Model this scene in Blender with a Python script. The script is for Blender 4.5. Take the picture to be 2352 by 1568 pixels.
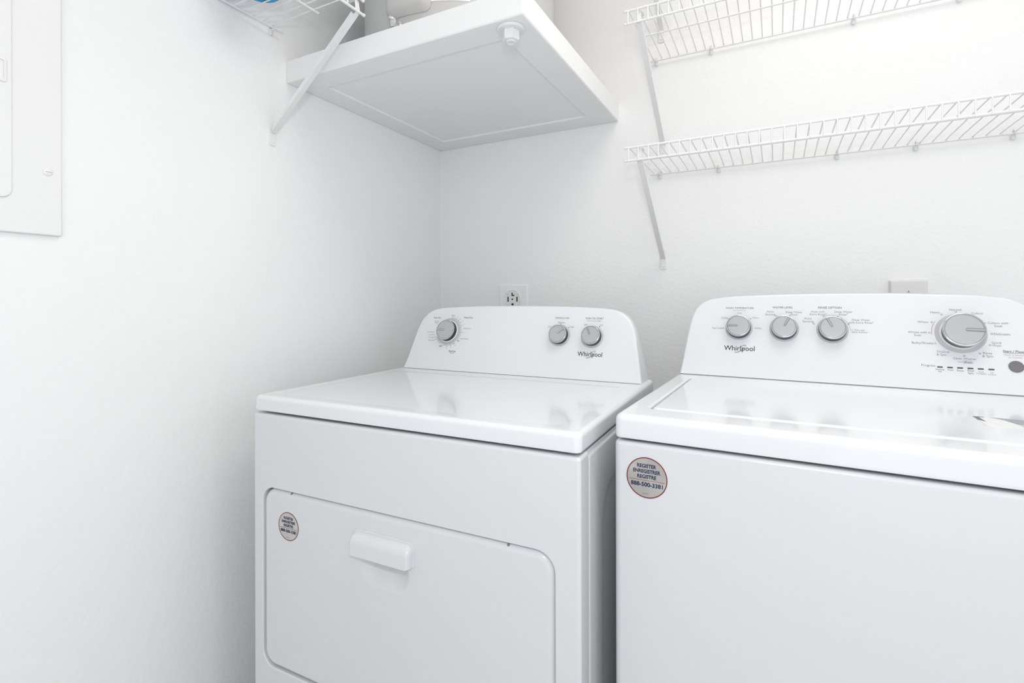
import bpy, bmesh, math
from mathutils import Vector, Matrix, Euler

# ------------------------------------------------------------------ camera, light, exposure
SC = bpy.context.scene
COL = SC.collection
for o in list(bpy.data.objects):
    bpy.data.objects.remove(o)

CAM = Vector((1.15524, -1.62226, 1.11790))
YAW, PITCH, ROLL, FPX = 0.48193, 0.00028, -0.00244, 1166.88
PPX, PPY, IW, IH = 1174.51, 688.66, 2352.0, 1568.0
fw = Vector((-math.sin(YAW) * math.cos(PITCH), math.cos(YAW) * math.cos(PITCH), math.sin(PITCH)))
rt0 = Vector((math.cos(YAW), math.sin(YAW), 0))
up0 = rt0.cross(fw)
rt = math.cos(ROLL) * rt0 + math.sin(ROLL) * up0
up = -math.sin(ROLL) * rt0 + math.cos(ROLL) * up0
cd = bpy.data.cameras.new('camera')
cam = bpy.data.objects.new('camera', cd)
COL.objects.link(cam)
m = Matrix((rt, up, -fw)).transposed().to_4x4()
m.translation = CAM
cam.matrix_world = m
cd.sensor_fit = 'HORIZONTAL'
cd.sensor_width = 36.0
cd.lens = FPX / IW * 36.0
cd.shift_x = (IW / 2 - PPX) / IW
cd.shift_y = (PPY - IH / 2) / IW
cd.clip_start = 0.02
SC.camera = cam

w = bpy.data.worlds.new('world')
SC.world = w
w.use_nodes = True
w.node_tree.nodes['Background'].inputs[0].default_value = (0.9, 0.95, 1.0, 1)
w.node_tree.nodes['Background'].inputs[1].default_value = 0.3


def area_lamp(name, loc, target, sx, sy, watts, color):
    ld = bpy.data.lights.new(name, 'AREA')
    ld.shape = 'RECTANGLE'
    ld.size, ld.size_y = sx, sy
    ld.energy = watts
    ld.color = color
    o = bpy.data.objects.new(name, ld)
    COL.objects.link(o)
    o.location = loc
    o.rotation_euler = (Vector(target) - Vector(loc)).to_track_quat('-Z', 'Y').to_euler()
    return o


# the photographer's flash just above the camera, the ceiling lamp, and two cool fill panels added in front and at the right
fl = bpy.data.lights.new('camera_flash', 'POINT')
fl.energy = 12.0
fl.color = (0.97, 0.985, 1.0)
fl.shadow_soft_size = 0.045
flo = bpy.data.objects.new('camera_flash', fl)
COL.objects.link(flo)
flo.location = (1.17, -1.66, 1.36)
area_lamp('ceiling_lamp', (1.38, -0.86, 2.56), (1.38, -0.86, 0), 0.9, 0.9, 9.0, (1.0, 0.945, 0.875))
area_lamp('front_fill', (1.5, -2.86, 1.3), (1.0, 0, 1.3), 2.4, 2.4, 14.0, (0.945, 0.98, 1.0))  # added soft fill, there is no window in this wall
area_lamp('side_fill', (2.95, -0.75, 1.4), (0, -0.6, 1.3), 1.2, 2.0, 3.9, (0.85, 0.93, 1.0))  # added fill to lift the corner, not a real window

vs = SC.view_settings
vs.view_transform = 'Standard'
vs.look = 'None'
vs.gamma = 1.0
vs.use_curve_mapping = False
vs.exposure = 0.04


# ------------------------------------------------------------------ materials
def mat(name, color, rough=0.5, metal=0.0, bump=None, coat=0.0, spec=None, rough2=None):
    mm = bpy.data.materials.new(name)
    mm.use_nodes = True
    nt = mm.node_tree
    b = nt.nodes['Principled BSDF']
    b.inputs['Base Color'].default_value = (*color, 1)
    b.inputs['Roughness'].default_value = rough
    b.inputs['Metallic'].default_value = metal
    if coat:
        b.inputs['Coat Weight'].default_value = coat
        b.inputs['Coat Roughness'].default_value = 0.05
    if spec is not None:
        b.inputs['Specular IOR Level'].default_value = spec
    if bump:
        layers, dist = bump
        tc = nt.nodes.new('ShaderNodeTexCoord')
        prev = None
        for sc, st in layers:
            n = nt.nodes.new('ShaderNodeTexNoise')
            n.inputs['Scale'].default_value = sc
            n.inputs['Detail'].default_value = 2.5
            n.inputs['Roughness'].default_value = 0.45
            nt.links.new(tc.outputs['Object'], n.inputs['Vector'])
            bp = nt.nodes.new('ShaderNodeBump')
            bp.inputs['Strength'].default_value = st
            bp.inputs['Distance'].default_value = dist
            nt.links.new(n.outputs['Fac'], bp.inputs['Height'])
            if prev:
                nt.links.new(prev.outputs['Normal'], bp.inputs['Normal'])
            prev = bp
        nt.links.new(prev.outputs['Normal'], b.inputs['Normal'])
    return mm


M = {}
M['wall'] = mat('wall_paint', (0.93, 0.93, 0.93), 0.55, bump=([(95, 0.42), (30, 0.22)], 0.002), spec=0.35)
M['ceil'] = mat('ceiling_paint', (0.92, 0.92, 0.92), 0.7)
M['floor'] = mat('floor_vinyl', (0.72, 0.72, 0.72), 0.45, bump=([(40, 0.2)], 0.001))
M['plat'] = mat('platform_paint', (0.92, 0.92, 0.92), 0.5, bump=([(110, 0.35)], 0.0015), spec=0.35)
M['platsm'] = mat('platform_board_paint', (0.92, 0.92, 0.92), 0.4, bump=([(14, 0.25), (90, 0.1)], 0.0015))
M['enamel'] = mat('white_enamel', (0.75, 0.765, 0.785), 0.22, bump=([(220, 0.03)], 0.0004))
M['enamel_top_lit'] = mat('white_enamel_glossy_lit', (0.835, 0.85, 0.875), 0.09)  # body enamel, glossier and lightened for the light falling on the tops
M['console'] = mat('white_console_plastic', (0.825, 0.84, 0.865), 0.18)
M['wire'] = mat('white_vinyl_coating', (0.87, 0.87, 0.865), 0.3)
M['white_plastic'] = mat('white_plastic', (0.85, 0.85, 0.85), 0.35)
M['knob'] = mat('satin_gray_knob', (0.50, 0.515, 0.515), 0.32, metal=0.25)
M['chrome'] = mat('knob_bright_rim', (0.55, 0.56, 0.57), 0.15, metal=0.7)
M['pointer'] = mat('knob_pointer_gray', (0.40, 0.41, 0.42), 0.3, metal=0.3)
M['groove'] = mat('knob_groove_gray', (0.24, 0.25, 0.26), 0.4)
M['sleeve'] = mat('knob_sleeve_dark', (0.035, 0.035, 0.048), 0.3)
M['bezel'] = mat('knob_bezel_shade_gray', (0.53, 0.53, 0.565), 0.4)  # gray includes the shade of a shallow dish, painted on a raised ring
M['ink'] = mat('print_dark_gray', (0.13, 0.13, 0.15), 0.5)
M['ink2'] = mat('print_mid_gray', (0.26, 0.26, 0.29), 0.5)
M['ink3'] = mat('print_light_gray', (0.42, 0.42, 0.46), 0.5)
M['logo'] = mat('logo_charcoal', (0.03, 0.03, 0.035), 0.35)
M['button'] = mat('start_button_gray', (0.19, 0.18, 0.20), 0.25)
M['lamp_off'] = mat('indicator_dark', (0.07, 0.06, 0.065), 0.25)
M['sticker'] = mat('sticker_brushed_foil', (0.66, 0.645, 0.63), 0.32, metal=1.0)
_nt = M['sticker'].node_tree
_tg = _nt.nodes.new('ShaderNodeTangent')
_tg.direction_type = 'RADIAL'
_tg.axis = 'Z'
_nt.links.new(_tg.outputs['Tangent'], _nt.nodes['Principled BSDF'].inputs['Tangent'])
_nt.nodes['Principled BSDF'].inputs['Anisotropic'].default_value = 0.75
M['red'] = mat('sticker_red', (0.20, 0.016, 0.016), 0.4)
M['orange'] = mat('sticker_orange_line', (0.30, 0.12, 0.07), 0.4)
M['blue_ink'] = mat('sticker_blue_ink', (0.012, 0.018, 0.075), 0.4)
M['dark'] = mat('slot_dark', (0.02, 0.02, 0.02), 0.6)
M['heater'] = mat('heater_gray_paint', (0.55, 0.545, 0.535), 0.4)
M['metal'] = mat('bright_metal', (0.75, 0.75, 0.74), 0.2, metal=1.0)
M['blue'] = mat('blue_plastic', (0.01, 0.30, 0.62), 0.3)
M['paper'] = mat('label_white', (0.85, 0.855, 0.85), 0.4)
M['label_gray'] = mat('label_gray', (0.32, 0.35, 0.37), 0.35)
M['label_dark'] = mat('label_slate', (0.12, 0.15, 0.16), 0.35)
M['label_teal'] = mat('label_pale_teal', (0.50, 0.68, 0.70), 0.35)
M['almond'] = mat('plate_gray_white', (0.78, 0.78, 0.77), 0.35)
M['caulk'] = mat('corner_caulk', (0.88, 0.88, 0.88), 0.4)


# ------------------------------------------------------------------ mesh helpers
def link(name, bm, material, parent=None, smooth=35, matrix=None):
    bmesh.ops.remove_doubles(bm, verts=bm.verts, dist=1e-6)
    bmesh.ops.recalc_face_normals(bm, faces=bm.faces)
    me = bpy.data.meshes.new(name)
    bm.to_mesh(me)
    bm.free()
    me.materials.append(M[material])
    o = bpy.data.objects.new(name, me)
    COL.objects.link(o)
    if smooth:
        for p in me.polygons:
            p.use_smooth = True
        me.set_sharp_from_angle(angle=math.radians(smooth))
        wn = o.modifiers.new('weighted', 'WEIGHTED_NORMAL')
        wn.keep_sharp = True
    if parent:
        o.parent = parent
    if matrix is not None:
        o.matrix_basis = matrix
    return o


def empty(name, label, cat, loc=(0, 0, 0), rotz=0.0, group=None):
    o = bpy.data.objects.new(name, None)
    o.empty_display_size = 0.05
    COL.objects.link(o)
    o.location = loc
    o.rotation_euler = (0, 0, rotz)
    return tag(o, label, cat, group)


def tag(o, label, cat, group=None):
    o['label'] = label
    o['category'] = cat
    if group:
        o['group'] = group
    return o


def struct(name, bm, material, smooth=None):
    o = link(name, bm, material, smooth=smooth)
    o['kind'] = 'structure'
    return o


def rrect(x0, x1, y0, y1, r, k=6):
    """rounded rectangle, counter-clockwise, 4*(k+1) points"""
    r = max(r, 1e-5)
    pts = []
    for cx, cy, a0 in ((x1 - r, y1 - r, 0), (x0 + r, y1 - r, 90), (x0 + r, y0 + r, 180), (x1 - r, y0 + r, 270)):
        for i in range(k + 1):
            a = math.radians(a0 + 90.0 * i / k)
            pts.append((cx + r * math.cos(a), cy + r * math.sin(a)))
    return pts


def loft(bm, rings, cap0=True, cap1=True, closed=True):
    vr = [[bm.verts.new(p) for p in ring] for ring in rings]
    n = len(vr[0])
    for a, b in zip(vr, vr[1:]):
        for i in range(n if closed else n - 1):
            j = (i + 1) % n
            try:
                bm.faces.new((a[i], a[j], b[j], b[i]))
            except ValueError:
                pass
    if cap0:
        bm.faces.new(list(reversed(vr[0])))
    if cap1:
        bm.faces.new(vr[-1])
    return vr


def rings_z(specs, k=6):
    """specs: (x0,x1,y0,y1,r,z) -> horizontal rings"""
    return [[(x, y, s[5]) for x, y in rrect(*s[:5], k=k)] for s in specs]


def rings_y(specs, k=6):
    """specs: (x0,x1,z0,z1,r,y) -> vertical rings in the xz plane"""
    return [[(x, s[5], z) for x, z in rrect(*s[:5], k=k)] for s in specs]


def rings_x(specs, k=6):
    """specs: (y0,y1,z0,z1,r,x) -> vertical rings in the yz plane"""
    return [[(s[5], y, z) for y, z in rrect(*s[:5], k=k)] for s in specs]


def fillet(a0, a1, b0, b1, r, d_edge, f, dirn, corner, n=4):
    """quarter round ring specs from the outside edge (inset 0) to the face (inset f)"""
    out = []
    for i in range(n + 1):
        t = math.pi / 2 * i / n
        ins = f * (1 - math.cos(t))
        d = d_edge + dirn * f * math.sin(t)
        out.append((a0 + ins, a1 - ins, b0 + ins, b1 - ins, max(corner - ins, 0.0008), d))
    return out


def box(bm, x0, x1, y0, y1, z0, z1):
    v = [bm.verts.new((x, y, z)) for x in (x0, x1) for y in (y0, y1) for z in (z0, z1)]
    for f in ((0, 1, 3, 2), (4, 6, 7, 5), (0, 4, 5, 1), (2, 3, 7, 6), (0, 2, 6, 4), (1, 5, 7, 3)):
        bm.faces.new([v[i] for i in f])


def rbox(bm, x0, x1, y0, y1, z0, z1, f=0.002, corner=None, k=4):
    """box with all edges rounded, lofted along z"""
    c = corner if corner is not None else f
    lo = [(s[0], s[1], s[2], s[3], s[4], s[5]) for s in reversed(fillet(x0, x1, y0, y1, 0, z0 + f, f, -1, c, 3))]
    hi = fillet(x0, x1, y0, y1, 0, z1 - f, f, 1, c, 3)
    loft(bm, rings_z(lo + hi, k))


def lathe(bm, prof, seg=32, center=(0, 0, 0), mtx=None, cap=True):
    """prof: list of (radius, height) about +Z"""
    rings = []
    for r, h in prof:
        ring = []
        for i in range(seg):
            a = 2 * math.pi * i / seg
            v = Vector((r * math.cos(a), r * math.sin(a), h))
            if mtx is not None:
                v = mtx @ v
            ring.append(v + Vector(center))
        rings.append(ring)
    loft(bm, rings, cap, cap)


def tube(bm, pts, r, seg=8, caps=True):
    pts = [Vector(p) for p in pts]
    rings = []
    prev_n = None
    for i, p in enumerate(pts):
        if i == 0:
            d = (pts[1] - p).normalized()
        elif i == len(pts) - 1:
            d = (p - pts[-2]).normalized()
        else:
            d = ((p - pts[i - 1]).normalized() + (pts[i + 1] - p).normalized()).normalized()
        if prev_n is None:
            ref = Vector((0, 0, 1)) if abs(d.z) < 0.9 else Vector((1, 0, 0))
            n = d.cross(ref).normalized()
        else:
            n = (prev_n - d * prev_n.dot(d)).normalized()
        prev_n = n
        b = d.cross(n)
        rings.append([p + r * (math.cos(2 * math.pi * j / seg) * n + math.sin(2 * math.pi * j / seg) * b) for j in range(seg)])
    loft(bm, rings, caps, caps)


def capped_rod(bm, a, b, r, seg=10, bulb=1.25, blen=0.006):
    """rod with a slightly thicker rounded plastic tip on both ends"""
    a, b = Vector(a), Vector(b)
    d = (b - a).normalized()
    ref = Vector((0, 0, 1)) if abs(d.z) < 0.9 else Vector((1, 0, 0))
    n = d.cross(ref).normalized()
    c = d.cross(n)
    L = (b - a).length
    R = r * bulb
    prof = [(0.0004, 0), (R * 0.6, 0.0006), (R, 0.0022), (R, blen), (r, blen + 0.001)]
    prof = prof + [(q, L - h) for q, h in reversed(prof)]
    loft(bm, [[a + d * h + q * (math.cos(2 * math.pi * j / seg) * n + math.sin(2 * math.pi * j / seg) * c) for j in range(seg)] for q, h in prof])


def boolean_cut(o, cutter_bm):
    me = bpy.data.meshes.new('cutter')
    bmesh.ops.recalc_face_normals(cutter_bm, faces=cutter_bm.faces)
    cutter_bm.to_mesh(me)
    cutter_bm.free()
    c = bpy.data.objects.new('cutter', me)
    COL.objects.link(c)
    c.parent = o.parent
    c.matrix_basis = o.matrix_basis
    mods = [(x.name, x.type) for x in o.modifiers]
    for x in list(o.modifiers):
        o.modifiers.remove(x)
    b = o.modifiers.new('cut', 'BOOLEAN')
    b.operation = 'DIFFERENCE'
    b.object = c
    b.solver = 'EXACT'
    bpy.context.view_layer.update()
    dg = bpy.context.evaluated_depsgraph_get()
    new = bpy.data.meshes.new_from_object(o.evaluated_get(dg))
    o.modifiers.clear()
    o.data = new
    bpy.data.objects.remove(c)
    for p in new.polygons:
        p.use_smooth = True
    new.set_sharp_from_angle(angle=math.radians(50))
    wn = o.modifiers.new('weighted', 'WEIGHTED_NORMAL')
    wn.keep_sharp = True


# ---- printed lettering: flat glyph meshes lying on a panel (local x right, y up, z out)
def glyphs(bm, body, width=None, cap=None, center=(0, 0), z=0.0002, bold=0.0, shear=0.0, align='CENTER', sx=1.0, line=0.95):
    cu = bpy.data.curves.new('t', 'FONT')
    cu.body = body
    cu.size = 1.0
    cu.align_x = align
    cu.align_y = 'CENTER'
    cu.offset = bold
    cu.shear = shear
    cu.space_line = line
    cu.resolution_u = 3
    o = bpy.data.objects.new('t', cu)
    COL.objects.link(o)
    bpy.context.view_layer.update()
    me = bpy.data.meshes.new_from_object(o.evaluated_get(bpy.context.evaluated_depsgraph_get()))
    xs = [v.co.x for v in me.vertices]
    ys = [v.co.y for v in me.vertices]
    if width:
        sc = width / (max(xs) - min(xs))
        if cap:
            sy = cap / 0.70
            sxx = sc
        else:
            sy = sxx = sc
    else:
        sy = cap / 0.70
        sxx = sy * sx
    cx = (max(xs) + min(xs)) / 2 if align == 'CENTER' else (min(xs) if align == 'LEFT' else max(xs))
    cy = (max(ys) + min(ys)) / 2
    vs_ = [bm.verts.new(((v.co.x - cx) * sxx + center[0], (v.co.y - cy) * sy + center[1], z)) for v in me.vertices]
    for p in me.polygons:
        try:
            bm.faces.new([vs_[i] for i in p.vertices])
        except ValueError:
            pass
    bpy.data.objects.remove(o)
    bpy.data.meshes.remove(me)
    bpy.data.curves.remove(cu)


def ring_print(bm, cx, cy, r, wd, a0=0, a1=360, n=24, z=0.0002):
    full = abs(a1 - a0) >= 360
    ri, ro = r - wd / 2, r + wd / 2
    prev = None
    first = None
    for i in range(n + (0 if full else 1)):
        a = math.radians(a0 + (a1 - a0) * i / n)
        cur = (bm.verts.new((cx + ri * math.cos(a), cy + ri * math.sin(a), z)), bm.verts.new((cx + ro * math.cos(a), cy + ro * math.sin(a), z)))
        if prev:
            bm.faces.new((prev[0], prev[1], cur[1], cur[0]))
        else:
            first = cur
        prev = cur
    if full:
        bm.faces.new((prev[0], prev[1], first[1], first[0]))


def disc_print(bm, cx, cy, r, n=16, z=0.0002):
    bm.faces.new([bm.verts.new((cx + r * math.cos(2 * math.pi * i / n), cy + r * math.sin(2 * math.pi * i / n), z)) for i in range(n)])


def stroke_print(bm, pts, widths, z=0.00025):
    prev = None
    for i, p in enumerate(pts):
        a = pts[max(i - 1, 0)]
        b = pts[min(i + 1, len(pts) - 1)]
        dx, dy = b[0] - a[0], b[1] - a[1]
        L = math.hypot(dx, dy) or 1
        nx, ny = -dy / L, dx / L
        wd = widths[i] if isinstance(widths, (list, tuple)) else widths
        cur = (bm.verts.new((p[0] + nx * wd / 2, p[1] + ny * wd / 2, z)), bm.verts.new((p[0] - nx * wd / 2, p[1] - ny * wd / 2, z)))
        if prev:
            bm.faces.new((prev[0], prev[1], cur[1], cur[0]))
        prev = cur


def smooth_path(pts, n=8):
    out = []
    P = [Vector((*p, 0)) for p in pts]
    for i in range(len(P) - 1):
        p0 = P[max(i - 1, 0)]
        p1, p2 = P[i], P[i + 1]
        p3 = P[min(i + 2, len(P) - 1)]
        for j in range(n):
            t = j / n
            q = 0.5 * ((2 * p1) + (p2 - p0) * t + (2 * p0 - 5 * p1 + 4 * p2 - p3) * t * t + (-p0 + 3 * p1 - 3 * p2 + p3) * t ** 3)
            out.append((q.x, q.y))
    out.append(pts[-1])
    return out


# ------------------------------------------------------------------ the room
RX, RY, RZ = 3.0, -2.9, 2.6
TH = 0.1
bm = bmesh.new(); box(bm, -TH, RX + TH, RY - TH, TH, -TH, 0); struct('floor', bm, 'floor')
bm = bmesh.new(); box(bm, -TH, RX + TH, RY - TH, TH, RZ, RZ + TH); struct('ceiling', bm, 'ceil')
bm = bmesh.new(); box(bm, -TH, 0, RY - TH, TH, 0, RZ); struct('wall_left', bm, 'wall')
bm = bmesh.new(); box(bm, 0, RX, 0, TH, 0, RZ); struct('wall_back', bm, 'wall')
bm = bmesh.new(); box(bm, RX, RX + TH, RY - TH, TH, 0, RZ); struct('wall_right', bm, 'wall')
bm = bmesh.new(); box(bm, 0, RX, RY - TH, RY, 0, RZ); struct('wall_front', bm, 'wall')
# the painted caulk bead in the corner
bm = bmesh.new()
prof = [(0, 0)] + [(0.006 - 0.006 * math.cos(a), -(0.006 - 0.006 * math.sin(a))) for a in [math.radians(x) for x in (90, 72, 54, 36, 18, 0)]]
loft(bm, [[(x, y, z) for x, y in prof] for z in (0.0, 1.695)])
struct('trim_1', bm, 'caulk', smooth=60)

# ------------------------------------------------------------------ boxed platform under the water heater
PW, PD, PZ0, PZ1 = 0.701, 0.702, 1.696, 1.753
plat = empty('water_heater_platform', 'boxed white corner platform on the walls carrying the water heater', 'platform', (0, 0, PZ0))
bm = bmesh.new()
h = PZ1 - PZ0
specs = [(0, PW, -PD, 0, .002, h)] + [(0, PW, -PD, 0, .002, .003)] + [(.002, PW - .002, -PD + .002, -.002, .002, .0006), (.004, PW - .004, -PD + .004, -.004, .002, 0)]
loft(bm, rings_z(specs + [(.075, .624, -.632, -.088, .002, 0)]), True, False)
loft(bm, rings_z([(.075, .624, -.632, -.088, .002, 0), (.0755, .6235, -.6315, -.0885, .002, .006)]), False, False)
link('frame', bm, 'plat', plat, smooth=30)
bm = bmesh.new()
box(bm, .0745, .6245, -.6325, -.0875, .006, .014)
link('bottom_panel', bm, 'platsm', plat, smooth=None)
dr = Vector((.6546, -.6645, 0))
bm = bmesh.new()
lathe(bm, [(.0275, 0), (.029, -.0012), (.029, -.005), (.0275, -.0065), (.019, -.0068)], 40, dr)
fit = link('drain_fitting', bm, 'white_plastic', plat)
bm = bmesh.new()
hexr = .0185
rg = []
for q, hh in ((.96, -.0066), (1, -.0085), (1, -.0245), (.93, -.0270), (.72, -.0284)):
    rg.append([dr + Vector((hexr * q * math.cos(math.radians(60 * i + 12)), hexr * q * math.sin(math.radians(60 * i + 12)), hh)) for i in range(6)])
loft(bm, rg)
link('hex_nut', bm, 'white_plastic', fit, smooth=25)
bm = bmesh.new()
lathe(bm, [(.0105, -.027), (.0105, -.0300), (.0085, -.0312), (.0075, -.0300), (.003, -.0296)], 24, dr)
link('drain_plug', bm, 'white_plastic', fit)

# ------------------------------------------------------------------ water heater on the platform
HC, HR = Vector((.355, -.40, PZ1)), .265
heater = empty('water_heater', 'gray cylindrical water heater standing on the white corner platform', 'water heater', HC)
bm = bmesh.new()
lathe(bm, [(HR - .004, 0), (HR, .004), (HR, .795), (HR - .012, .807)], 128)
link('jacket', bm, 'heater', heater)
bm = bmesh.new()   # bulged access cover wrapped on the jacket
NA, NZ = 26, 26
a0, a1, z0, z1 = -98.0, -72.0, .043, .33
rows = []
def cover_pt(u, v, lift):
    # u,v in 0..1 ; rounded corners in parametric space
    a = math.radians(a0 + (a1 - a0) * u)
    r = HR + lift
    return Vector((r * math.cos(a), r * math.sin(a), z0 + (z1 - z0) * v))
for j in range(NZ + 1):
    v = j / NZ
    row = []
    for i in range(NA + 1):
        u = i / NA
        du, dv = min(u, 1 - u) * (a1 - a0) * math.pi / 180 * HR, min(v, 1 - v) * (z1 - z0)
        e = min(du / .02, 1.0)
        f = min(dv / .02, 1.0)
        lift = .001 + .019 * math.sqrt(max(0, 1 - (1 - e) ** 2)) * math.sqrt(max(0, 1 - (1 - f) ** 2))
        # pull the two lower corners round
        uu, vv = u, v
        cu, cv = du, dv
        rc = .018
        if cu < rc and cv < rc:
            dx_, dy_ = rc - cu, rc - cv
            mm_ = max(dx_, dy_)
            ll_ = math.hypot(dx_, dy_)
            if ll_ > 1e-9:
                k_ = mm_ / ll_
                ncu, ncv = rc - dx_ * k_, rc - dy_ * k_
                uu = ncu / ((a1 - a0) * math.pi / 180 * HR) if u < .5 else 1 - ncu / ((a1 - a0) * math.pi / 180 * HR)
                vv = ncv / (z1 - z0) if v < .5 else 1 - ncv / (z1 - z0)
        row.append(cover_pt(uu, vv, lift))
    rows.append(row)
loft(bm, rows, False, False, closed=False)
link('access_cover', bm, 'heater', heater, smooth=60)
bm = bmesh.new()   # drain valve under the cover
dv_ = Vector((.003, -.262, .018))
mx = Matrix.Rotation(math.radians(90), 3, 'X')
lathe(bm, [(.011, 0), (.011, .012), (.007, .013), (.007, .024), (.010, .025), (.010, .033), (.006, .034)], 20, dv_, mx)
lathe(bm, [(.003, -.004), (.009, -.003), (.0105, 0), (.009, .003), (.003, .004)], 16, dv_ + Vector((-.004, -.030, .010)), Matrix.Rotation(math.radians(35), 3, 'Y'))
link('drain_valve', bm, 'metal', heater)
bm = bmesh.new()   # paper label
rows = []
for zz in (.066, .25):
    rows.append([Vector(((HR + .0006) * math.cos(math.radians(a)), (HR + .0006) * math.sin(math.radians(a)), zz)) for a in range(-72, -51, 2)])
loft(bm, rows, False, False, closed=False)
link('rating_label', bm, 'paper', heater)['label'] = 'white paper label'


# ------------------------------------------------------------------ wire shelves
def hook_clip(parent, x, mtx):
    """small wall clip holding the rear rod; local y points into the room"""
    bm = bmesh.new()
    loft(bm, rings_y([(x - .0055, x + .0055, -.017, -.001, .005, 0), (x - .0055, x + .0055, -.017, -.001, .005, -.004),
                      (x - .004, x + .004, -.0155, -.002, .0038, -.007), (x - .003, x + .003, -.010, -.003, .0028, -.0085)], 3))
    pts = [(x, -.006, -.004), (x, -.0165, -.004), (x, -.0185, .001), (x, -.0155, .0052), (x, -.011, .0056), (x, -.0065, .003), (x, -.003, .002)]
    tube(bm, pts, .0026, 8)
    return link('wall_clip', bm, 'white_plastic', parent, matrix=mtx)


def bracket(parent, x, depth, mtx, drop=.285, lip=.034):
    """diagonal support from wall foot up to the front lip (local -y is out from the wall)"""
    bm = bmesh.new()
    d1, zt = depth - .010, -lip - .004
    P0, P1 = Vector((x, -.006, -drop + .018)), Vector((x, -d1, zt))
    ax = (P1 - P0).normalized()
    side = Vector((1, 0, 0))
    nrm = ax.cross(side).normalized()
    if nrm.y > 0:
        nrm = -nrm          # faces the room
    rings = []
    for t, wd, dp in ((0, .016, .0016), (.06, .015, .006), (.16, .014, .010), (.9, .014, .010), (1.0, .014, .010)):
        c = P0.lerp(P1, t)
        hw, th = wd / 2, .0014
        prof = [(-hw, 0), (hw, 0), (hw, -dp), (hw - th, -dp), (hw - th, -th), (-hw + th, -th), (-hw + th, -dp), (-hw, -dp)]
        rings.append([c + side * s + nrm * n for s, n in prof])
    loft(bm, rings)
    # hook over the lip and the deck wires
    hook = [(-d1 + .004, zt - .002), (-d1 - .006, zt + .004), (-d1 - .008, zt + .012), (-d1 - .004, zt + .036), (-d1 + .006, zt + .039), (-d1 + .030, zt + .0395)]
    rg = []
    for y, z in hook:
        rg.append([(x - .006, y, z), (x + .006, y, z), (x + .006, y + .0015, z - .0015), (x - .006, y + .0015, z - .0015)])
    loft(bm, rg)
    o = link('support_bracket', bm, 'wire', parent, smooth=30, matrix=mtx)
    bm = bmesh.new()
    loft(bm, rings_y([(x - .010, x + .010, -drop - .014, -drop + .026, .004, 0), (x - .010, x + .010, -drop - .014, -drop + .026, .004, -.0022),
                      (x - .009, x + .009, -drop - .013, -drop + .025, .0035, -.003)], 3))
    link('foot_plate', bm, 'wire', o)
    bm = bmesh.new()
    lathe(bm, [(.0042, 0), (.0042, -.0012), (.003, -.0022), (.0012, -.0016)], 16, (x, -.003, -drop - .003), Matrix.Rotation(math.radians(-90), 3, 'X'))
    link('screw', bm, 'wire', o)


def wire_shelf(label, loc, rotz, length, depth, clips, brackets, group='white wire shelves', rear=.012, mid=.19, first=.012, drops=None):
    """local x runs along the wall, -y out into the room, z=0 is the deck level"""
    t = empty('wire_shelf', label, 'shelf', loc, rotz, group)
    bm = bmesh.new(); capped_rod(bm, (0, -depth, 0), (length, -depth, 0), .0031); link('front_rail', bm, 'wire', t)
    bm = bmesh.new(); capped_rod(bm, (0, -depth - .002, -.034), (length, -depth - .002, -.034), .0031); link('lip_rail', bm, 'wire', t)
    bm = bmesh.new(); capped_rod(bm, (.018, -mid, -.0035), (length - .018, -mid, -.0035), .0026, bulb=1.05); link('middle_rod', bm, 'wire', t)
    bm = bmesh.new(); capped_rod(bm, (0, -rear, -.003), (length, -rear, -.003), .0026, bulb=1.05); link('rear_rod', bm, 'wire', t)
    bm = bmesh.new()
    n = int((length - 2 * first) / .02534)
    for i in range(n + 1):
        x = first + i * .02534
        tube(bm, [(x, -rear + .002, .0005), (x, -depth + .002, .001), (x, -depth - .0035, -.0015), (x, -depth - .005, -.006), (x, -depth - .005, -.0365)], .0016, 6)
    link('cross_wires', bm, 'wire', t)
    for x in clips:
        hook_clip(t, x, Matrix.Identity(4))
    for x in brackets:
        bracket(t, x, depth, Matrix.Identity(4))
    return t


SX = .8039
SL = 1.192
wire_shelf('lower white wire shelf on the back wall above the washer, whole front visible', (SX, 0, 1.5108), 0, SL, .3158, [.029, .199, .495, .664, .848], [.038, 1.15], mid=.199)
wire_shelf('upper back wall wire shelf, directly above the lower one, cut off by the photo top', (SX, 0, 1.8645), 0, SL, .3158, [.0196, .179, .533, .75], [.038, 1.15], mid=.178)
wire_shelf('topmost back wall wire shelf, only its bracket foot seen behind the shelf below', (SX, 0, 2.218), 0, SL, .3158, [.02, .53], [.034, 1.15])
# the shelf on the left wall ends beside the water heater
wire_shelf('white wire shelf on the left wall beside the gray water heater', (0, -.727 - .88, 1.817), math.pi / 2, .88, .300, [.856, .45, .1], [.862, .05], rear=.020, mid=.172)

# blue bottle on the left shelf
bt = empty('detergent_bottle', 'blue plastic bottle standing on the left wall wire shelf', 'bottle', (.112, -.862, 1.8197))
bm = bmesh.new()
lathe(bm, [(.040, .0), (.044, .002), (.046, .008), (.046, .15), (.042, .168), (.024, .19), (.016, .197), (.016, .205)], 40)
link('bottle_body', bm, 'blue', bt)
bm = bmesh.new()
lathe(bm, [(.019, .203), (.019, .225), (.016, .228)], 24)
link('cap', bm, 'white_plastic', bt)

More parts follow.
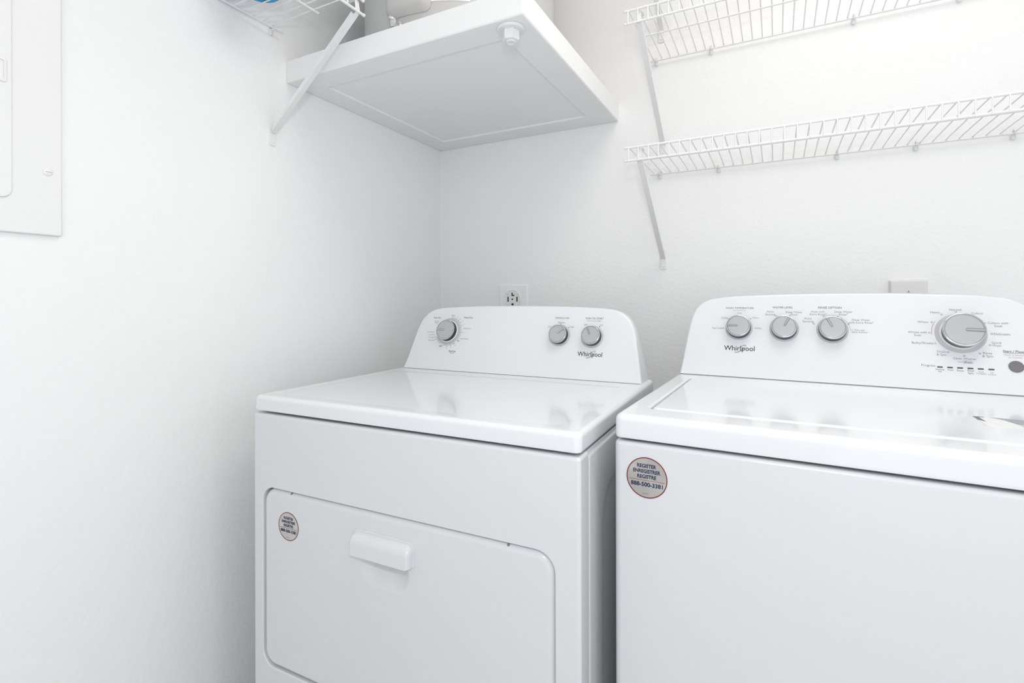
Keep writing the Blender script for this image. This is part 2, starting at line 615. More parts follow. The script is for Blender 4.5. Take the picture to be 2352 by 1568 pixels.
# ------------------------------------------------------------------ electrical panel on the left wall
pn = empty('electrical_panel', 'white painted electrical panel cover on the left wall', 'electrical panel', (0, -1.184, 1.235))
PY, PH = -.36, .56
bm = bmesh.new()
loft(bm, rings_x([(PY, 0, 0, PH, .004, 0)] + [(PY, 0, 0, PH, .004, .007)] + fillet(PY, 0, 0, PH, 0, .007, .0025, 1, .004, 3), 4), True, True)
link('cover_frame', bm, 'wire', pn)
bm = bmesh.new()
dy0, dy1, dz0, dz1 = PY + .07, -.069, .057, PH - .057
loft(bm, rings_x([(dy0, dy1, dz0, dz1, .014, .0093), (dy0, dy1, dz0, dz1, .014, .0115)] + fillet(dy0, dy1, dz0, dz1, 0, .0115, .0018, 1, .014, 3), 6))
pdoor = link('panel_door', bm, 'wire', pn)
bm = bmesh.new()
loft(bm, rings_x([(-.103, -.076, .249, .289, .003, .0133), (-.103, -.076, .249, .289, .003, .0150), (-.1015, -.0775, .2505, .2875, .003, .0160), (-.099, -.080, .253, .285, .002, .0160), (-.099, -.080, .253, .285, .002, .0140)], 3))
link('latch', bm, 'wire', pdoor)
bm = bmesh.new()
mxx = Matrix.Rotation(math.radians(90), 3, 'Y')
lathe(bm, [(.0068, 0), (.0068, .0012), (.0050, .0026), (.0015, .0030)], 24, (.0095, -.0207, .1117), mxx)
psc = link('screw', bm, 'wire', pn)
bm = bmesh.new()
box(bm, .0120, .0128, -.0249, -.0165, .1112, .1123)
link('slot', bm, 'bezel', psc, smooth=None)

# ------------------------------------------------------------------ outlet plates on the back wall
ol = empty('dryer_outlet', 'square white four slot outlet on the wall above the dryer console', 'outlet', (.3165, 0, 1.115))
bm = bmesh.new()
loft(bm, rings_y([(-.0575, .0575, -.0575, .0575, .004, 0), (-.0575, .0575, -.0575, .0575, .004, -.003), (-.055, .055, -.055, .055, .003, -.0052), (-.054, .054, -.054, .054, .003, -.0055)], 4))
link('wall_plate', bm, 'wall', ol)
mxy = Matrix.Rotation(math.radians(90), 3, 'X')
bm = bmesh.new()
lathe(bm, [(.034, .005), (.034, .0065), (.0325, .008), (.0305, .0068), (.029, .0072)], 48, (-.002, 0, .006), mxy)
rc = link('receptacle', bm, 'white_plastic', ol)
bm = bmesh.new()
def slot(x0, x1, z0, z1):
    box(bm, x0 - .002, x1 - .002, -.0078, -.0070, z0 + .006, z1 + .006)
slot(-.0195, -.0150, -.009, .009)
slot(.0165, .0212, -.009, .009)
slot(-.0030, .0012, .0115, .0240)
slot(.0012, .0080, .0115, .0160)
link('slots', bm, 'dark', rc, smooth=None)
bm = bmesh.new()
lathe(bm, [(.0030, .0070), (.0030, .0080)], 14, (-.002, 0, .006), mxy)
lathe(bm, [(.0045, .0070), (.0045, .0080)], 14, (-.001, 0, -.0125), mxy)
link('center_holes', bm, 'dark', rc, smooth=None)
for sx_ in (-.020, .017):
    for sz_ in (.027, -.013):
        bm = bmesh.new()
        lathe(bm, [(.0040, .0068), (.0040, .0084), (.0026, .0090)], 14, (sx_, 0, sz_), mxy)
        q = link('screw', bm, 'metal', rc)

wp = empty('blank_wall_plate', 'gray white blank wall plate with a screw above the washer console', 'wall plate', (1.4515, 0, 1.110))
bm = bmesh.new()
loft(bm, rings_y([(-.0395, .0395, -.057, .057, .003, 0), (-.0395, .0395, -.057, .057, .003, -.006), (-.036, .036, -.0535, .0535, .0025, -.0105), (-.035, .035, -.0525, .0525, .002, -.011)], 4))
link('plate', bm, 'almond', wp)
bm = bmesh.new()
lathe(bm, [(.0034, .0105), (.0034, .0120), (.0022, .0128)], 16, (0, 0, .0275), mxy)
q = link('screw', bm, 'almond', wp)
bm = bmesh.new()
box(bm, -.0006, .0006, -.0131, -.0124, .0252, .0298)
link('slot', bm, 'dark', q, smooth=None)


# ------------------------------------------------------------------ appliance helpers
TILT = math.radians(18.5)


def console_matrix(yc, zt):
    """local frame on the console face: x right, y up the face, z out of the face"""
    ex = Vector((1, 0, 0))
    t = Vector((0, math.sin(TILT), math.cos(TILT)))
    n = ex.cross(t)
    mm = Matrix((ex, t, n)).transposed().to_4x4()
    mm.translation = (0, yc, zt)
    return mm


def console(parent, half, W, D, mtx, flare=.0):
    """half: left outline points from the base up to the centre (s, t)"""
    full = half + [(W - s, t) for s, t in reversed(half[:-1])]
    # smooth the outline
    sm = smooth_path(full, 4)
    sm = [(s, max(t, 0.0)) for s, t in sm]
    N = len(sm)
    sT, cT = math.sin(TILT), math.cos(TILT)

    def inset(poly, e):
        out = []
        for i, (s, t) in enumerate(poly):
            a = poly[max(i - 1, 0)]
            b = poly[min(i + 1, N - 1)]
            dx, dy = b[0] - a[0], b[1] - a[1]
            L = math.hypot(dx, dy)
            nx, ny = dy / L, -dx / L       # outline runs clockwise: inside is to the right
            q = (s + nx * e, t + ny * e)
            if i in (0, N - 1):
                q = (s + (e if i == 0 else -e), 0.0)
            out.append((q[0], max(q[1], 0)))
        return out

    f = .006
    bm = bmesh.new()
    back = []
    for s, t in inset(sm, .006):
        z = t * cT
        back.append((s, D * sT + z * cT, -D * cT + z * sT))
    back2 = []
    for s, t in sm:
        z = t * cT
        d = D - .010
        back2.append((s, d * sT + z * cT, -d * cT + z * sT))
    rings = [back, back2]
    for i in range(6):
        a = math.pi / 2 * i / 5
        rings.append([(s, t, -f + f * math.sin(a)) for s, t in inset(sm, f * (1 - math.cos(a)))])
    vr = loft(bm, rings, True, True)
    if flare:
        for tt in (.008, .014, .020, .026, .034, .044):
            ff = [q for q in bm.faces if all(abs(v.co.z) < 1e-6 for v in q.verts)]
            ge = list({e for q in ff for e in q.edges}) + list({v for q in ff for v in q.verts}) + ff
            bmesh.ops.bisect_plane(bm, geom=ge, plane_co=(0, tt, 0), plane_no=(0, 1, 0))
        for v in bm.verts:
            if v.co.z > -f * 1.2 and v.co.y < .044:
                v.co.z += flare * (1 - v.co.y / .044) ** 2
    return link('console', bm, 'console', parent, matrix=mtx, smooth=40)


def rot_lathe(name, prof, material, parent, cx, cy, seg=48, matrix=None, smooth=35):
    bm = bmesh.new()
    lathe(bm, prof, seg, (cx, cy, 0))
    return link(name, bm, material, parent, matrix=matrix, smooth=smooth)


def knob(parent, name, mtx, cx, cy, rb, rc, hh, ang, label=None, big=False):
    """bezel ring on the console, dark sleeve, satin cap with a bright rim and a pointer"""
    mm = mtx @ Matrix.Translation((cx, cy, 0))
    if big:
        prof = [(rb, -.001), (rb, .0004), (rb * .985, .0012), (rb * .80, .0032), (rb * .78, .0034)]
    else:
        prof = [(rb, -.001), (rb, .0004), (rb * .98, .0012), (rb * .86, .0026), (rb * .6, .003)]
    root = rot_lathe(name, prof, 'bezel', parent, 0, 0, 56, mm)
    if label:
        root['label'] = label
    if big:
        rot_lathe('collar', [(rb * .83, .001), (rb * .83, .0042), (rb * .80, .0052), (rb * .70, .0056)], 'white_plastic', root, 0, 0, 56)
    sb = rb * .765 if big else rc * 1.03
    rot_lathe('sleeve', [(sb, .002), (sb, .0065), (rc * .97, hh - .004), (rc * .93, hh - .003)], 'sleeve', root, 0, 0, 56)
    rot_lathe('rim', [(rc * .97, hh - .0052), (rc, hh - .0044), (rc, hh - .0014), (rc * .985, hh - .0004), (rc * .95, hh), (rc * .915, hh), (rc * .90, hh - .0010), (rc * .87, hh - .0010)], 'chrome', root, 0, 0, 64)
    rot_lathe('cap', [(rc * .91, hh - .003), (rc * .895, hh - .0011), (rc * .87, hh - .0002), (rc * .84, hh), (rc * .3, hh + .0003)], 'knob', root, 0, 0, 56)
    a = math.radians(ang)
    R = Matrix.Rotation(a, 3, 'Z')
    bm = bmesh.new()
    L0, L1, wd = rc * .06, rc * .93, rc * .085
    def slab(z0, z1, k, e0=0.0):
        rgs = []
        for z, q in ((z0, k), (z1, k * .85)):
            rgs.append([R @ Vector((x, y, z)) for x, y in rrect(L0 - e0, L1 + e0 * .3, -wd * q, wd * q, wd * q * .98, 4)])
        loft(bm, rgs)
    slab(hh - .001, hh + .0006, 1.35, .0004)
    link('pointer_groove', bm, 'groove', root, smooth=None)
    bm = bmesh.new()
    slab(hh - .001, hh + .0011, .72)
    link('pointer', bm, 'chrome', root)
    return root


def brand_logo(parent, mtx, x0, x1, yb, capz):
    """the maker's wordmark with its swoosh, printed on the console"""
    bm = bmesh.new()
    W = x1 - x0
    glyphs(bm, 'Whirlpool', width=W, cap=capz * .98, center=((x0 + x1) / 2, yb + capz * .36), z=.00025, bold=.006)
    cx, cy = x0 + W * .545, yb + capz * .40
    A, B, rot = W * .215, W * .060, math.radians(37)
    def ell(t):
        x, y = A * math.cos(t), B * math.sin(t)
        return (cx + x * math.cos(rot) - y * math.sin(rot), cy + x * math.sin(rot) + y * math.cos(rot))
    def arc(t0, t1, w0, w1, n=28):
        ts = [math.radians(t0 + (t1 - t0) * i / n) for i in range(n + 1)]
        ws = [(w0 + (w1 - w0) * math.sin(math.pi * i / n)) * W for i in range(n + 1)]
        stroke_print(bm, [ell(t) for t in ts], ws, .0003)
    arc(148, 330, .004, .017)
    arc(-42, 100, .003, .015)
    return link('brand_logo', bm, 'logo', parent, matrix=mtx, smooth=None)


def lettering(parent, name, mtx, groups, k=1.0):
    """groups: (material, items); items in mm: ('t', text, centre x, centre y, width or None, cap or None, bold, shear), ('o'/'d', x, y, r), ('s', points, width), ('a', x, y, r, width, from, to)"""
    bm = bmesh.new()
    done = 0
    for mi, (material, items) in enumerate(groups):
        for it in items:
            if it[0] == 't':
                _, tx, x, y, wd, cap, bo, sh = it
                glyphs(bm, tx, width=wd * k / 1000 if wd else None, cap=cap * k / 1000 if cap else None, center=(x * k / 1000, y * k / 1000), bold=bo, shear=sh)
            elif it[0] == 'o':
                ring_print(bm, it[1] * k / 1000, it[2] * k / 1000, it[3] * k / 1000, it[3] * k * .5 / 1000, n=14)
            elif it[0] == 'd':
                disc_print(bm, it[1] * k / 1000, it[2] * k / 1000, it[3] * k / 1000)
            elif it[0] == 's':
                stroke_print(bm, [(x * k / 1000, y * k / 1000) for x, y in it[1]], it[2] * k / 1000)
            elif it[0] == 'a':
                _, x, y, r, wd, b0, b1 = it
                ring_print(bm, x * k / 1000, y * k / 1000, r * k / 1000, wd * k / 1000, b0, b1, 40)
        bm.faces.ensure_lookup_table()
        for f in bm.faces[done:]:
            f.material_index = mi
        done = len(bm.faces)
    o = link(name, bm, groups[0][0], parent, matrix=mtx, smooth=None)
    for material, _ in groups[1:]:
        o.data.materials.append(M[material])
    return o


def register_sticker(parent, cx, cz, r, y):
    """round foil registration sticker on the front face"""
    mm = Matrix.Translation((cx, y, cz)) @ Matrix.Rotation(math.radians(90), 4, 'X')
    st = rot_lathe('register_sticker', [(r, 0), (r, .0003), (r * .99, .0004)], 'sticker', parent, 0, 0, 64, mm)
    st['label'] = 'round silver registration sticker with a red rim'
    bm = bmesh.new()
    ring_print(bm, 0, 0, r * .968, r * .045, n=72, z=.0006)
    link('red_rim', bm, 'red', st, smooth=None)
    bm = bmesh.new()
    glyphs(bm, 'REGISTER', width=r * .92, cap=r * .175, center=(0, r * .57), z=.0006, bold=.03)
    glyphs(bm, 'ENREGISTRER', width=r * 1.32, cap=r * .175, center=(0, r * .31), z=.0006, bold=.03)
    glyphs(bm, 'REGISTRE', width=r * .92, cap=r * .175, center=(0, r * .05), z=.0006, bold=.03)
    glyphs(bm, '888-500-3381', width=r * 1.55, cap=r * .195, center=(0, -r * .33), z=.0006, bold=.03)
    link('lettering', bm, 'blue_ink', st, smooth=None)
    bm = bmesh.new()
    stroke_print(bm, [(-r * .86, -r * .13), (r * .86, -r * .13)], r * .025, .0006)
    link('divider_line', bm, 'orange', st, smooth=None)
    bm = bmesh.new()
    stroke_print(bm, [(-r * .2, -r * .78), (r * .08, -r * .78)], r * .03, .0006)
    link('fine_print', bm, 'ink2', st, smooth=None)


def feet(parent, W, y0, y1):
    for x in (.06, W - .06):
        for y in (y0, y1):
            bm = bmesh.new()
            lathe(bm, [(.02, 0), (.022, .002), (.022, .012), (.008, .014), (.008, .03)], 20, (x, y, 0))
            link('leveling_foot', bm, 'sleeve', parent)


# ------------------------------------------------------------------ clothes dryer
DW, DZB, DZT, DYC, DYB = .737, .882, .915, .4965, .587
dry = empty('clothes_dryer', 'white front loading clothes dryer in the corner, two small knobs and a pull handle door', 'dryer', (.15333, -.90889, 0), .02343)
feet(dry, DW, .08, .50)
# front panel with the door opening
bm = bmesh.new()
BT = DZB - .0042
ox0, ox1, oz0, oz1, orr = .0288, .6955, .3460, .7238, .033
spec = [(.002, DW - .002, .025, BT, .006, .045), (.0, DW, .025, BT, .006, .040)]
spec += fillet(0, DW, .025, BT, 0, .006, .006, -1, .006, 5)
hole = []
for i in range(6):
    t = math.pi / 2 * i / 5
    e = .0022 * (1 - math.sin(t))
    hole.append((ox0 - e, ox1 + e, oz0 - e * 1.6, oz1 + e * .5, orr + e, .0022 * (1 - math.cos(t))))
spec += hole + [(ox0, ox1, oz0, oz1, orr, .030)]
loft(bm, rings_y(spec, 8))
link('front_panel', bm, 'enamel', dry)
# cabinet behind the front panel, its side embossed
bm = bmesh.new()
rbox(bm, .0045, DW - .0045, .041, DYB - .006, .022, BT - .002, .002, .004)
link('cabinet', bm, 'enamel', dry)
for xs, d in ((DW - .0046, 1), (.0046, -1)):
    bm = bmesh.new()
    ys0, ys1, zs0, zs1 = .048, DYB - .012, .03, BT - .010
    e0, e1, e2, e3 = .115, DYB - .07, .14, .795
    sp = [(ys0, ys1, zs0, zs1, .004, xs), (ys0, ys1, zs0, zs1, .004, xs + d * .0035), (ys0 + .002, ys1 - .002, zs0 + .002, zs1 - .002, .003, xs + d * .0046),
          (e0, e1, e2, e3, .075, xs + d * .0046), (e0 + .006, e1 - .006, e2 + .006, e3 - .006, .070, xs + d * .0012), (e0 + .03, e1 - .03, e2 + .03, e3 - .03, .05, xs + d * .0012)]
    loft(bm, rings_x(sp, 8), False, True)
    link('side_panel', bm, 'enamel', dry)
# top
bm = bmesh.new()
sp = [(.006, DW - .006, .006, DYB, .006, DZB), (.001, DW - .001, .001, DYB, .010, DZB + .002), (0, DW, 0, DYB, .011, DZB + .006)]
sp += fillet(0, DW, 0, DYB, 0, DZT - .009, .009, 1, .013, 6)
sp += [(.030, DW - .046, .030, DYC - .055, .016, DZT), (.038, DW - .052, .038, DYC - .061, .012, DZT - .0018)]
loft(bm, rings_z(sp, 6))
link('top', bm, 'enamel_top_lit', dry)
# door with a scooped pull
bm = bmesh.new()
dx0, dx1, dz0, dz1 = .0305, .6940, .348, .7215
sp = [(dx0, dx1, dz0, dz1, .032, .028), (dx0, dx1, dz0, dz1, .032, .0125)] + fillet(dx0, dx1, dz0, dz1, 0, .0125, .0115, -1, .032, 6)
loft(bm, rings_y(sp, 8))
door = link('door', bm, 'enamel', dry)
cb = bmesh.new()
rgs = []
for y, e, zlo in ((-.006, -.004, .578), (.0008, 0, .582), (.0018, .0035, .5855), (.0038, .0075, .5895), (.0070, .012, .595), (.0115, .0175, .603), (.0165, .0235, .613), (.020, .031, .625)):
    rgs.append([(x, y, z) for x, z in rrect(.297 + e, .417 - e, zlo, .655, max(.010, min(.036 - e * .4, (.655 - zlo) / 2 - .001)), 8)])
loft(cb, rgs)
boolean_cut(door, cb)
bm = bmesh.new()
# handle: thin flange plus a hood that slopes out to a straight lower lip
hx0, hx1, hz0, hz1 = .2805, .4265, .6400, .6840
def hood(e, rt_, rb_, k=7):
    x0, x1, z0, z1 = hx0 + e, hx1 - e, hz0, hz1 - e
    pts = []
    for cx, cz, r_, a0 in ((x1 - rt_, z1 - rt_, rt_, 0), (x0 + rt_, z1 - rt_, rt_, 90), (x0 + rb_, z0 + rb_, rb_, 180), (x1 - rb_, z0 + rb_, rb_, 270)):
        for i in range(k + 1):
            a = math.radians(a0 + 90.0 * i / k)
            pts.append((cx + r_ * math.cos(a), cz + r_ * math.sin(a)))
    return pts
loft(bm, [[(x, .003, z) for x, z in hood(0, .017, .002)], [(x, -.0006, z) for x, z in hood(0, .017, .002)], [(x, -.0014, z) for x, z in hood(.001, .016, .0018)]])
rgs = []
for s_, e in ((0.0, .0032), (.45, .0036), (.75, .0048), (.92, .0066), (1.0, .0092)):
    ring = []
    for x, z in hood(e, .0135, .0016):
        v = min(max((z - hz0) / (hz1 - hz0), 0), 1)
        u_ = max(0.0, (v - .52) / .48)
        lean = .0155 * (1 - .72 * u_ * u_) - .002 * v
        ring.append((x, -.0006 - lean * s_, z))
    rgs.append(ring)
loft(bm, rgs)
# cut the face into rows so the sloped upper band shades smoothly
for zz in (.652, .6575, .6615, .665, .669, .673, .677):
    bmesh.ops.bisect_plane(bm, geom=bm.verts[:] + bm.edges[:] + bm.faces[:], plane_co=(0, 0, zz), plane_no=(0, 0, 1))
link('handle', bm, 'enamel', door, smooth=50)
for sx_ in (.1114, .6127):
    bm = bmesh.new()
    lathe(bm, [(.0026, 0), (.0026, .0008), (.0016, .0012)], 16, (sx_, .0050, .7183), Matrix.Rotation(math.radians(45), 3, 'X'))
    link('bumper', bm, 'groove', door)
register_sticker(dry, .1061, .6512, .0293, .0008)

DM = console_matrix(DYC, DZT)
dh = [(.012, 0), (.021, .047), (.0295, .09), (.034, .115), (.040, .137), (.048, .155), (.0575, .167), (.070, .178), (.088, .186), (.115, .191), (.16, .194), (.24, .197), (.3685, .198)]
dcon = console(dry, dh, DW, DYB - DYC, DM, .0035)
knob(dry, 'cycle_knob', DM, .1499, .1165, .0405, .0300, .0215, 180, 'large gray cycle knob', True)
knob(dry, 'temperature_knob', DM, .5006, .1148, .0300, .0245, .0190, 38)
knob(dry, 'start_knob', DM, .5910, .1136, .0300, .0245, .0200, 118)
brand_logo(dcon, Matrix.Identity(4), .5563, .6218, .0612, .0122)
I4 = Matrix.Identity(4)
cx_, cy_ = 149.9, 116.5
g1 = [('t', 'Auto Dry', 101.2, 157.5, 27, None, .012, .25), ('t', 'Timed Dry', 210.5, 159.2, 32, None, .012, .25), ('t', 'Fluff Air', 175, 57, 25, None, .012, .25),
      ('t', 'OFF', 188.8, 88.6, 9, None, .02, 0), ('t', 'OFF', 131.3, 71.1, 10, None, .02, 0),
      ('a', cx_, cy_, 43.0, .6, -38, 75), ('a', cx_, cy_, 43.0, .6, -107, -47), ('a', cx_, cy_, 43.0, .6, -155, -118)]
g2 = [('t', 'Heavy\nDry', 157.6, 163.6, 13, None, 0, 0), ('t', 'Damp Dry', 212.4, 126.5, 25.5, None, 0, 0), ('t', 'Cool Down', 208.3, 96, 28, None, 0, 0),
      ('t', '70', 172.5, 160, None, 2.8, 0, 0), ('t', '60', 183.0, 155.2, None, 2.8, 0, 0), ('t', '50', 192, 149.2, None, 2.8, 0, 0), ('t', '40', 199, 139.3, None, 2.8, 0, 0), ('t', '20', 203.5, 114.6, None, 2.8, 0, 0),
      ('t', '30', 180, 74.6, None, 2.8, 0, 0), ('t', '20', 168, 67.6, None, 2.8, 0, 0), ('t', '10', 153.5, 64.4, None, 2.8, 0, 0), ('t', 'No Heat', 175, 51.6, 15, None, 0, 0),
      ('t', 'Normal', 92.2, 97, 18, None, 0, 0), ('t', 'More Dry', 94.3, 87.6, 22, None, 0, 0), ('t', 'Less Dry', 91.5, 104.5, 21, None, 0, 0), ('t', 'Cool Down', 86.5, 113.5, 26, None, 0, 0),
      ('t', 'Wrinkle\nShield', 101, 145, 17, None, 0, 0)]
for x, y in ((156.6, 156.6), (167.7, 155.5), (178.1, 151.3), (186.3, 144.8), (192.6, 136), (196.6, 114.6), (176.3, 79.4), (165.8, 73), (153.6, 70), (105.8, 98.3), (109, 90.9)):
    g2.append(('d', x, y, 1.35))
lettering(dcon, 'cycle_lettering', I4, [('ink', g1), ('ink2', g2)])
lettering(dcon, 'temperature_lettering', I4, [('ink', [('t', 'TEMPERATURE', 503, 162.7, 40.5, None, 0, 0)]),
          ('ink2', [('t', 'Medium', 502, 150.6, 20, None, 0, 0), ('t', 'Low', 469.6, 138.7, 10, None, 0, 0), ('t', 'High', 533.6, 138.3, 11, None, 0, 0), ('d', 501.3, 146.2, 1.2), ('d', 525.1, 136.7, 1.5)])])
lettering(dcon, 'start_lettering', I4, [('ink', [('t', 'PUSH TO START', 593.3, 163, 48, None, .007, 0)]),
          ('ink2', [('t', 'End of Cycle Signal', 592.3, 156.2, 38, None, -.004, .15), ('t', 'Off', 570.4, 145.4, 8.5, None, 0, 0), ('t', 'On', 613.3, 144.9, 8, None, 0, 0), ('d', 608.4, 140.8, 1.5)])])

# ------------------------------------------------------------------ washing machine
WW, WZB, WZT, WYC, WYB = .6985, .8945, .9340, .5110, .608
wash = empty('washing_machine', 'white top loading washing machine at the right with four gray knobs', 'washing machine', (.91983, -.81534, 0), -.02731)
feet(wash, WW, .08, .52)
bm = bmesh.new()
BT = WZB - .0036
loft(bm, rings_z([(.0, WW, .0, WYB - .01, .012, .025), (0, WW, 0, WYB - .01, .012, BT - .006)] + fillet(0, WW, 0, WYB - .01, 0, BT - .006, .006, 1, .012, 5), 6))
link('cabinet', bm, 'enamel', wash)
bm = bmesh.new()
box(bm, .04, WW - .04, .022, WYB - .04, BT - .0005, WZB + .001)
link('gap_shade_block', bm, 'groove', wash, smooth=None)  # block between cabinet and top, colored dark for the shade in the gap
bm = bmesh.new()
lx0, lx1, ly0, ly1 = .0405, WW - .0405, .0650, WYC - .045
sp = [(.006, WW - .006, .006, WYB, .006, WZB), (.001, WW - .001, .001, WYB, .012, WZB + .002), (0, WW, 0, WYB, .013, WZB + .006)]
sp += fillet(0, WW, 0, WYB, 0, WZT - .011, .011, 1, .015, 6)
for i in range(6):
    t = math.pi / 2 * i / 5
    e = .005 * (1 - math.sin(t))
    sp.append((lx0 - e, lx1 + e, ly0 - e, ly1 + e, .012 + e, WZT - .005 * (1 - math.cos(t))))
sp.append((lx0, lx1, ly0, ly1, .012, WZT - .014))
loft(bm, rings_z(sp, 6))
link('top', bm, 'enamel_top_lit', wash)
bm = bmesh.new()
g = .0035
sp = [(lx0 + g, lx1 - g, ly0 + g, ly1 - g, .010, WZT - .014), (lx0 + g, lx1 - g, ly0 + g, ly1 - g, .010, WZT - .005)]
sp += fillet(lx0 + g, lx1 - g, ly0 + g, ly1 - g, 0, WZT - .005, .006, 1, .010, 5)
loft(bm, rings_z(sp, 6))
lid = link('lid', bm, 'enamel_top_lit', wash)
bm = bmesh.new()
zl = WZT + .0011
rbox(bm, .498, .625, .172, .242, zl - .0002, zl + .0004, .0002, .002, 2)
lab = link('lid_label', bm, 'paper', lid)
lab['label'] = 'white printed label on the lid with slate corner and pale teal band'
zl += .0006
bm = bmesh.new()
for poly in ([(.4985, .2415), (.5125, .2415), (.5115, .2385), (.5048, .2375), (.5052, .2040), (.4985, .2140)],):
    bm.faces.new([bm.verts.new((x, y, zl)) for x, y in poly])
link('dark_corner', bm, 'label_dark', lab, smooth=None)
bm = bmesh.new()
pts = [(.5180, .2415), (.6240, .2415), (.6240, .1990), (.5400, .1990), (.5365, .2120), (.5310, .2280), (.5250, .2370)]
bm.faces.new([bm.verts.new((x, y, zl)) for x, y in pts])
link('gray_band', bm, 'label_gray', lab, smooth=None)
bm = bmesh.new()
bm.faces.new([bm.verts.new((x, y, zl)) for x, y in [(.5400, .1990), (.6240, .1990), (.6240, .1800), (.5420, .1800)]])
link('teal_band', bm, 'label_teal', lab, smooth=None)
register_sticker(wash, .0582 * .916, .8384, .0322, -.0001)

WM = console_matrix(WYC, WZT)
wh = [(.0055, 0), (.0125, .055), (.0197, .110), (.0245, .137), (.030, .157), (.0375, .173), (.0475, .184), (.058, .191), (.073, .197), (.1185, .2035), (.18, .2065), (.26, .209), (.34925, .2097)]
wcon = console(wash, wh, WW, WYB - WYC, WM, .005)
k = .916
for nm, x, y, r, ang, hh in (('temperature_knob', 150.5, 132.3, 33.6, 180, .0225), ('water_level_knob', 256.3, 132.6, 33.6, 62, .0220), ('rinse_knob', 360.8, 132.2, 33.8, 117, .0225)):
    knob(wash, nm, WM, x * k / 1000, y * k / 1000, r * k / 1000, .0262, hh, ang)
knob(wash, 'cycle_knob', WM, .5515, .1203, .0415, .0342, .0300, -2, 'large gray cycle knob', True)
for i, x in enumerate((561.5, 578.7, 595.8, 612.9, 629.9, 647.1)):
    bm = bmesh.new()
    xc, yc_ = x * k / 1000, .0527 * k
    loft(bm, [[(a, b, z) for a, b in rrect(xc - .0046, xc + .0046, yc_ - .0014, yc_ + .0014, .0012, 3)] for z in (-.0005, .0004)])
    link('indicator_light', bm, 'lamp_off', wash, matrix=WM, smooth=None)
rot_lathe('start_button', [(.0112, -.001), (.0112, .0016), (.0102, .0026), (.006, .0032)], 'button', wash, .6871 * k, .0611 * k, 40, WM)['label'] = 'round dark gray start button'
brand_logo(wcon, I4, .1158 * k, .1895 * k, .0702 * k, .0132 * k)
lettering(wcon, 'temperature_lettering', I4, [
    ('ink', [('t', 'WASH TEMPERATURE', 150.8, 187.7, 69, None, 0, 0)]),
    ('ink2', [('t', 'Cool', 150.8, 173.4, None, 4.0, 0, 0), ('t', 'Cold', 113.7, 159.8, 14.4, None, 0, 0), ('t', 'Tap Cold', 96, 130, 26.5, None, 0, 0), ('t', 'Warm', 190.2, 161, 15, None, 0, 0), ('t', 'Hot', 199.1, 132.4, 10.6, None, 0, 0),
              ('o', 124, 157.1, 1.5), ('o', 112.8, 130.7, 1.5), ('o', 178.2, 158, 1.5), ('o', 190.7, 132.7, 1.5)]),
    ('ink3', [('t', 'All Cold Rinses', 151.2, 180.8, 31, None, -.004, .15)])], k)
lettering(wcon, 'water_level_lettering', I4, [
    ('ink', [('t', 'WATER LEVEL', 252.9, 189.7, 46.5, None, .007, 0)]),
    ('ink2', [('t', 'Auto\nSensing', 224.8, 173.8, 24, None, 0, 0), ('t', 'Deep Water\nWash', 278.8, 174, 37, None, 0, 0), ('o', 239.2, 166.3, 1.5), ('o', 269.2, 167.4, 1.5)])], k)
lettering(wcon, 'rinse_lettering', I4, [
    ('ink', [('t', 'RINSE OPTION', 356.5, 189.8, 49, None, .007, 0)]),
    ('ink2', [('t', 'Auto with\nExtra Rinse*', 331.3, 175.8, 36, None, 0, 0), ('t', 'Deep Water\nRinse*', 384.8, 175.8, 37, None, 0, 0), ('t', 'Auto\nSensing', 309.5, 156.5, 24, None, 0, 0),
              ('t', 'Deep Water\nwith Extra Rinse*', 419.8, 155.6, 50, None, 0, 0), ('t', '*Use with\nFabric Softener', 416.5, 131, 32, None, .004, 0),
              ('o', 342.8, 167, 1.5), ('o', 322.1, 147.2, 1.5), ('o', 372.8, 167.4, 1.5), ('o', 394.4, 148, 1.5),
              ('s', smooth_path([(344.5, 167.5), (351, 169.5), (360, 170), (372, 168), (381, 163), (389, 155.5), (394.4, 148.1), (398.4, 133.6)], 5) + [(404, 133.2)], .55)])], k)
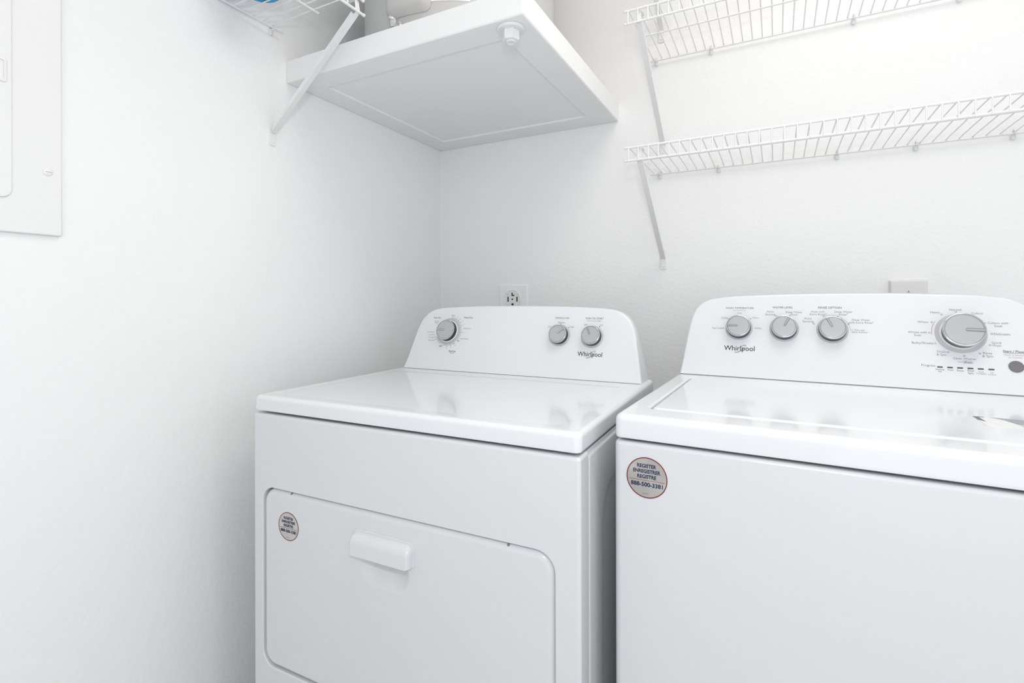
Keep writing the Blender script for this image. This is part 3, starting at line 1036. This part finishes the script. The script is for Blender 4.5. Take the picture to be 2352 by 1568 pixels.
g2 = [('t', 'Heavy', 560.7, 179, 17.4, None, 0, 0), ('t', 'Normal', 596.8, 186.3, 21, None, 0, 0), ('t', 'Colors', 633.5, 178.1, 18.7, None, 0, 0), ('t', 'Colors with\nSoak', 666.3, 153, 33.5, None, 0, 0),
      ('t', 'Delicates', 670.8, 131.5, 26.5, None, 0, 0), ('t', 'Quick\nWash', 660.5, 109, 16, None, 0, 0), ('t', 'Rinse\n& Spin', 643.6, 84.2, 17.5, None, 0, 0), ('t', 'Clean Washer', 605, 74, 39, None, 0, 0),
      ('t', 'Drain\n& Spin', 566.2, 83.8, 17.5, None, 0, 0), ('t', 'Bulky/Sheets', 533.9, 105.9, 38.4, None, 0, 0), ('t', 'Whites with\nSoak', 526.1, 128.3, 34.8, None, 0, 0), ('t', 'Whites', 537.2, 156.5, 19.7, None, 0, 0),
      ('t', 'affresh', 609.6, 66.4, 13.5, None, .02, 0), ('a', 602.1, 131.3, 50.5, .7, 148, 185.5)]
for x, y in ((571.9, 174.6), (597.5, 181.2), (621.2, 173.2), (644.3, 155.3), (654.3, 131.5), (649, 106.1), (631.2, 86.9), (604.7, 80.2), (577.7, 87.1), (556.8, 106.3), (547.7, 131.2), (553.4, 156)):
    g2.append(('o', x, y, 1.5))
oc = rrect(600.8, 618.4, 63.6, 69.2, 2.4, 4)
g2.append(('s', oc + [oc[0]], .5))
lettering(wcon, 'cycle_lettering', I4, [('ink2', g2), ('ink3', [('t', 'with', 595.6, 66.4, 7.5, None, 0, 0)])], k)
lettering(wcon, 'progress_lettering', I4, [('ink2', [
    ('t', 'Progress', 541.6, 54.6, 24.4, None, 0, 0), ('t', 'Sensing\nFill', 561, 45.2, 15, None, .008, 0), ('t', 'Wash', 578.8, 47.2, 10.5, None, .008, 0), ('t', 'Rinse', 595.8, 46.8, 11, None, .008, 0),
    ('t', 'Final\nSpin', 613, 44.4, 10, None, .008, 0), ('t', 'Cycle\nComplete', 630, 44, 16.5, None, .004, 0), ('t', 'Lid\nLocked', 647.2, 43.7, 12.5, None, .004, 0)])], k)
lettering(wcon, 'start_lettering', I4, [
    ('ink', [('t', 'Start / Pause', 687, 94, 36, None, .012, 0), ('s', [(670.0, 90.4), (705, 90.4)], .7)]),
    ('ink3', [('t', 'Hold 3 Seconds\nto Cancel', 687.5, 83.7, 35, None, 0, 0)])], k)
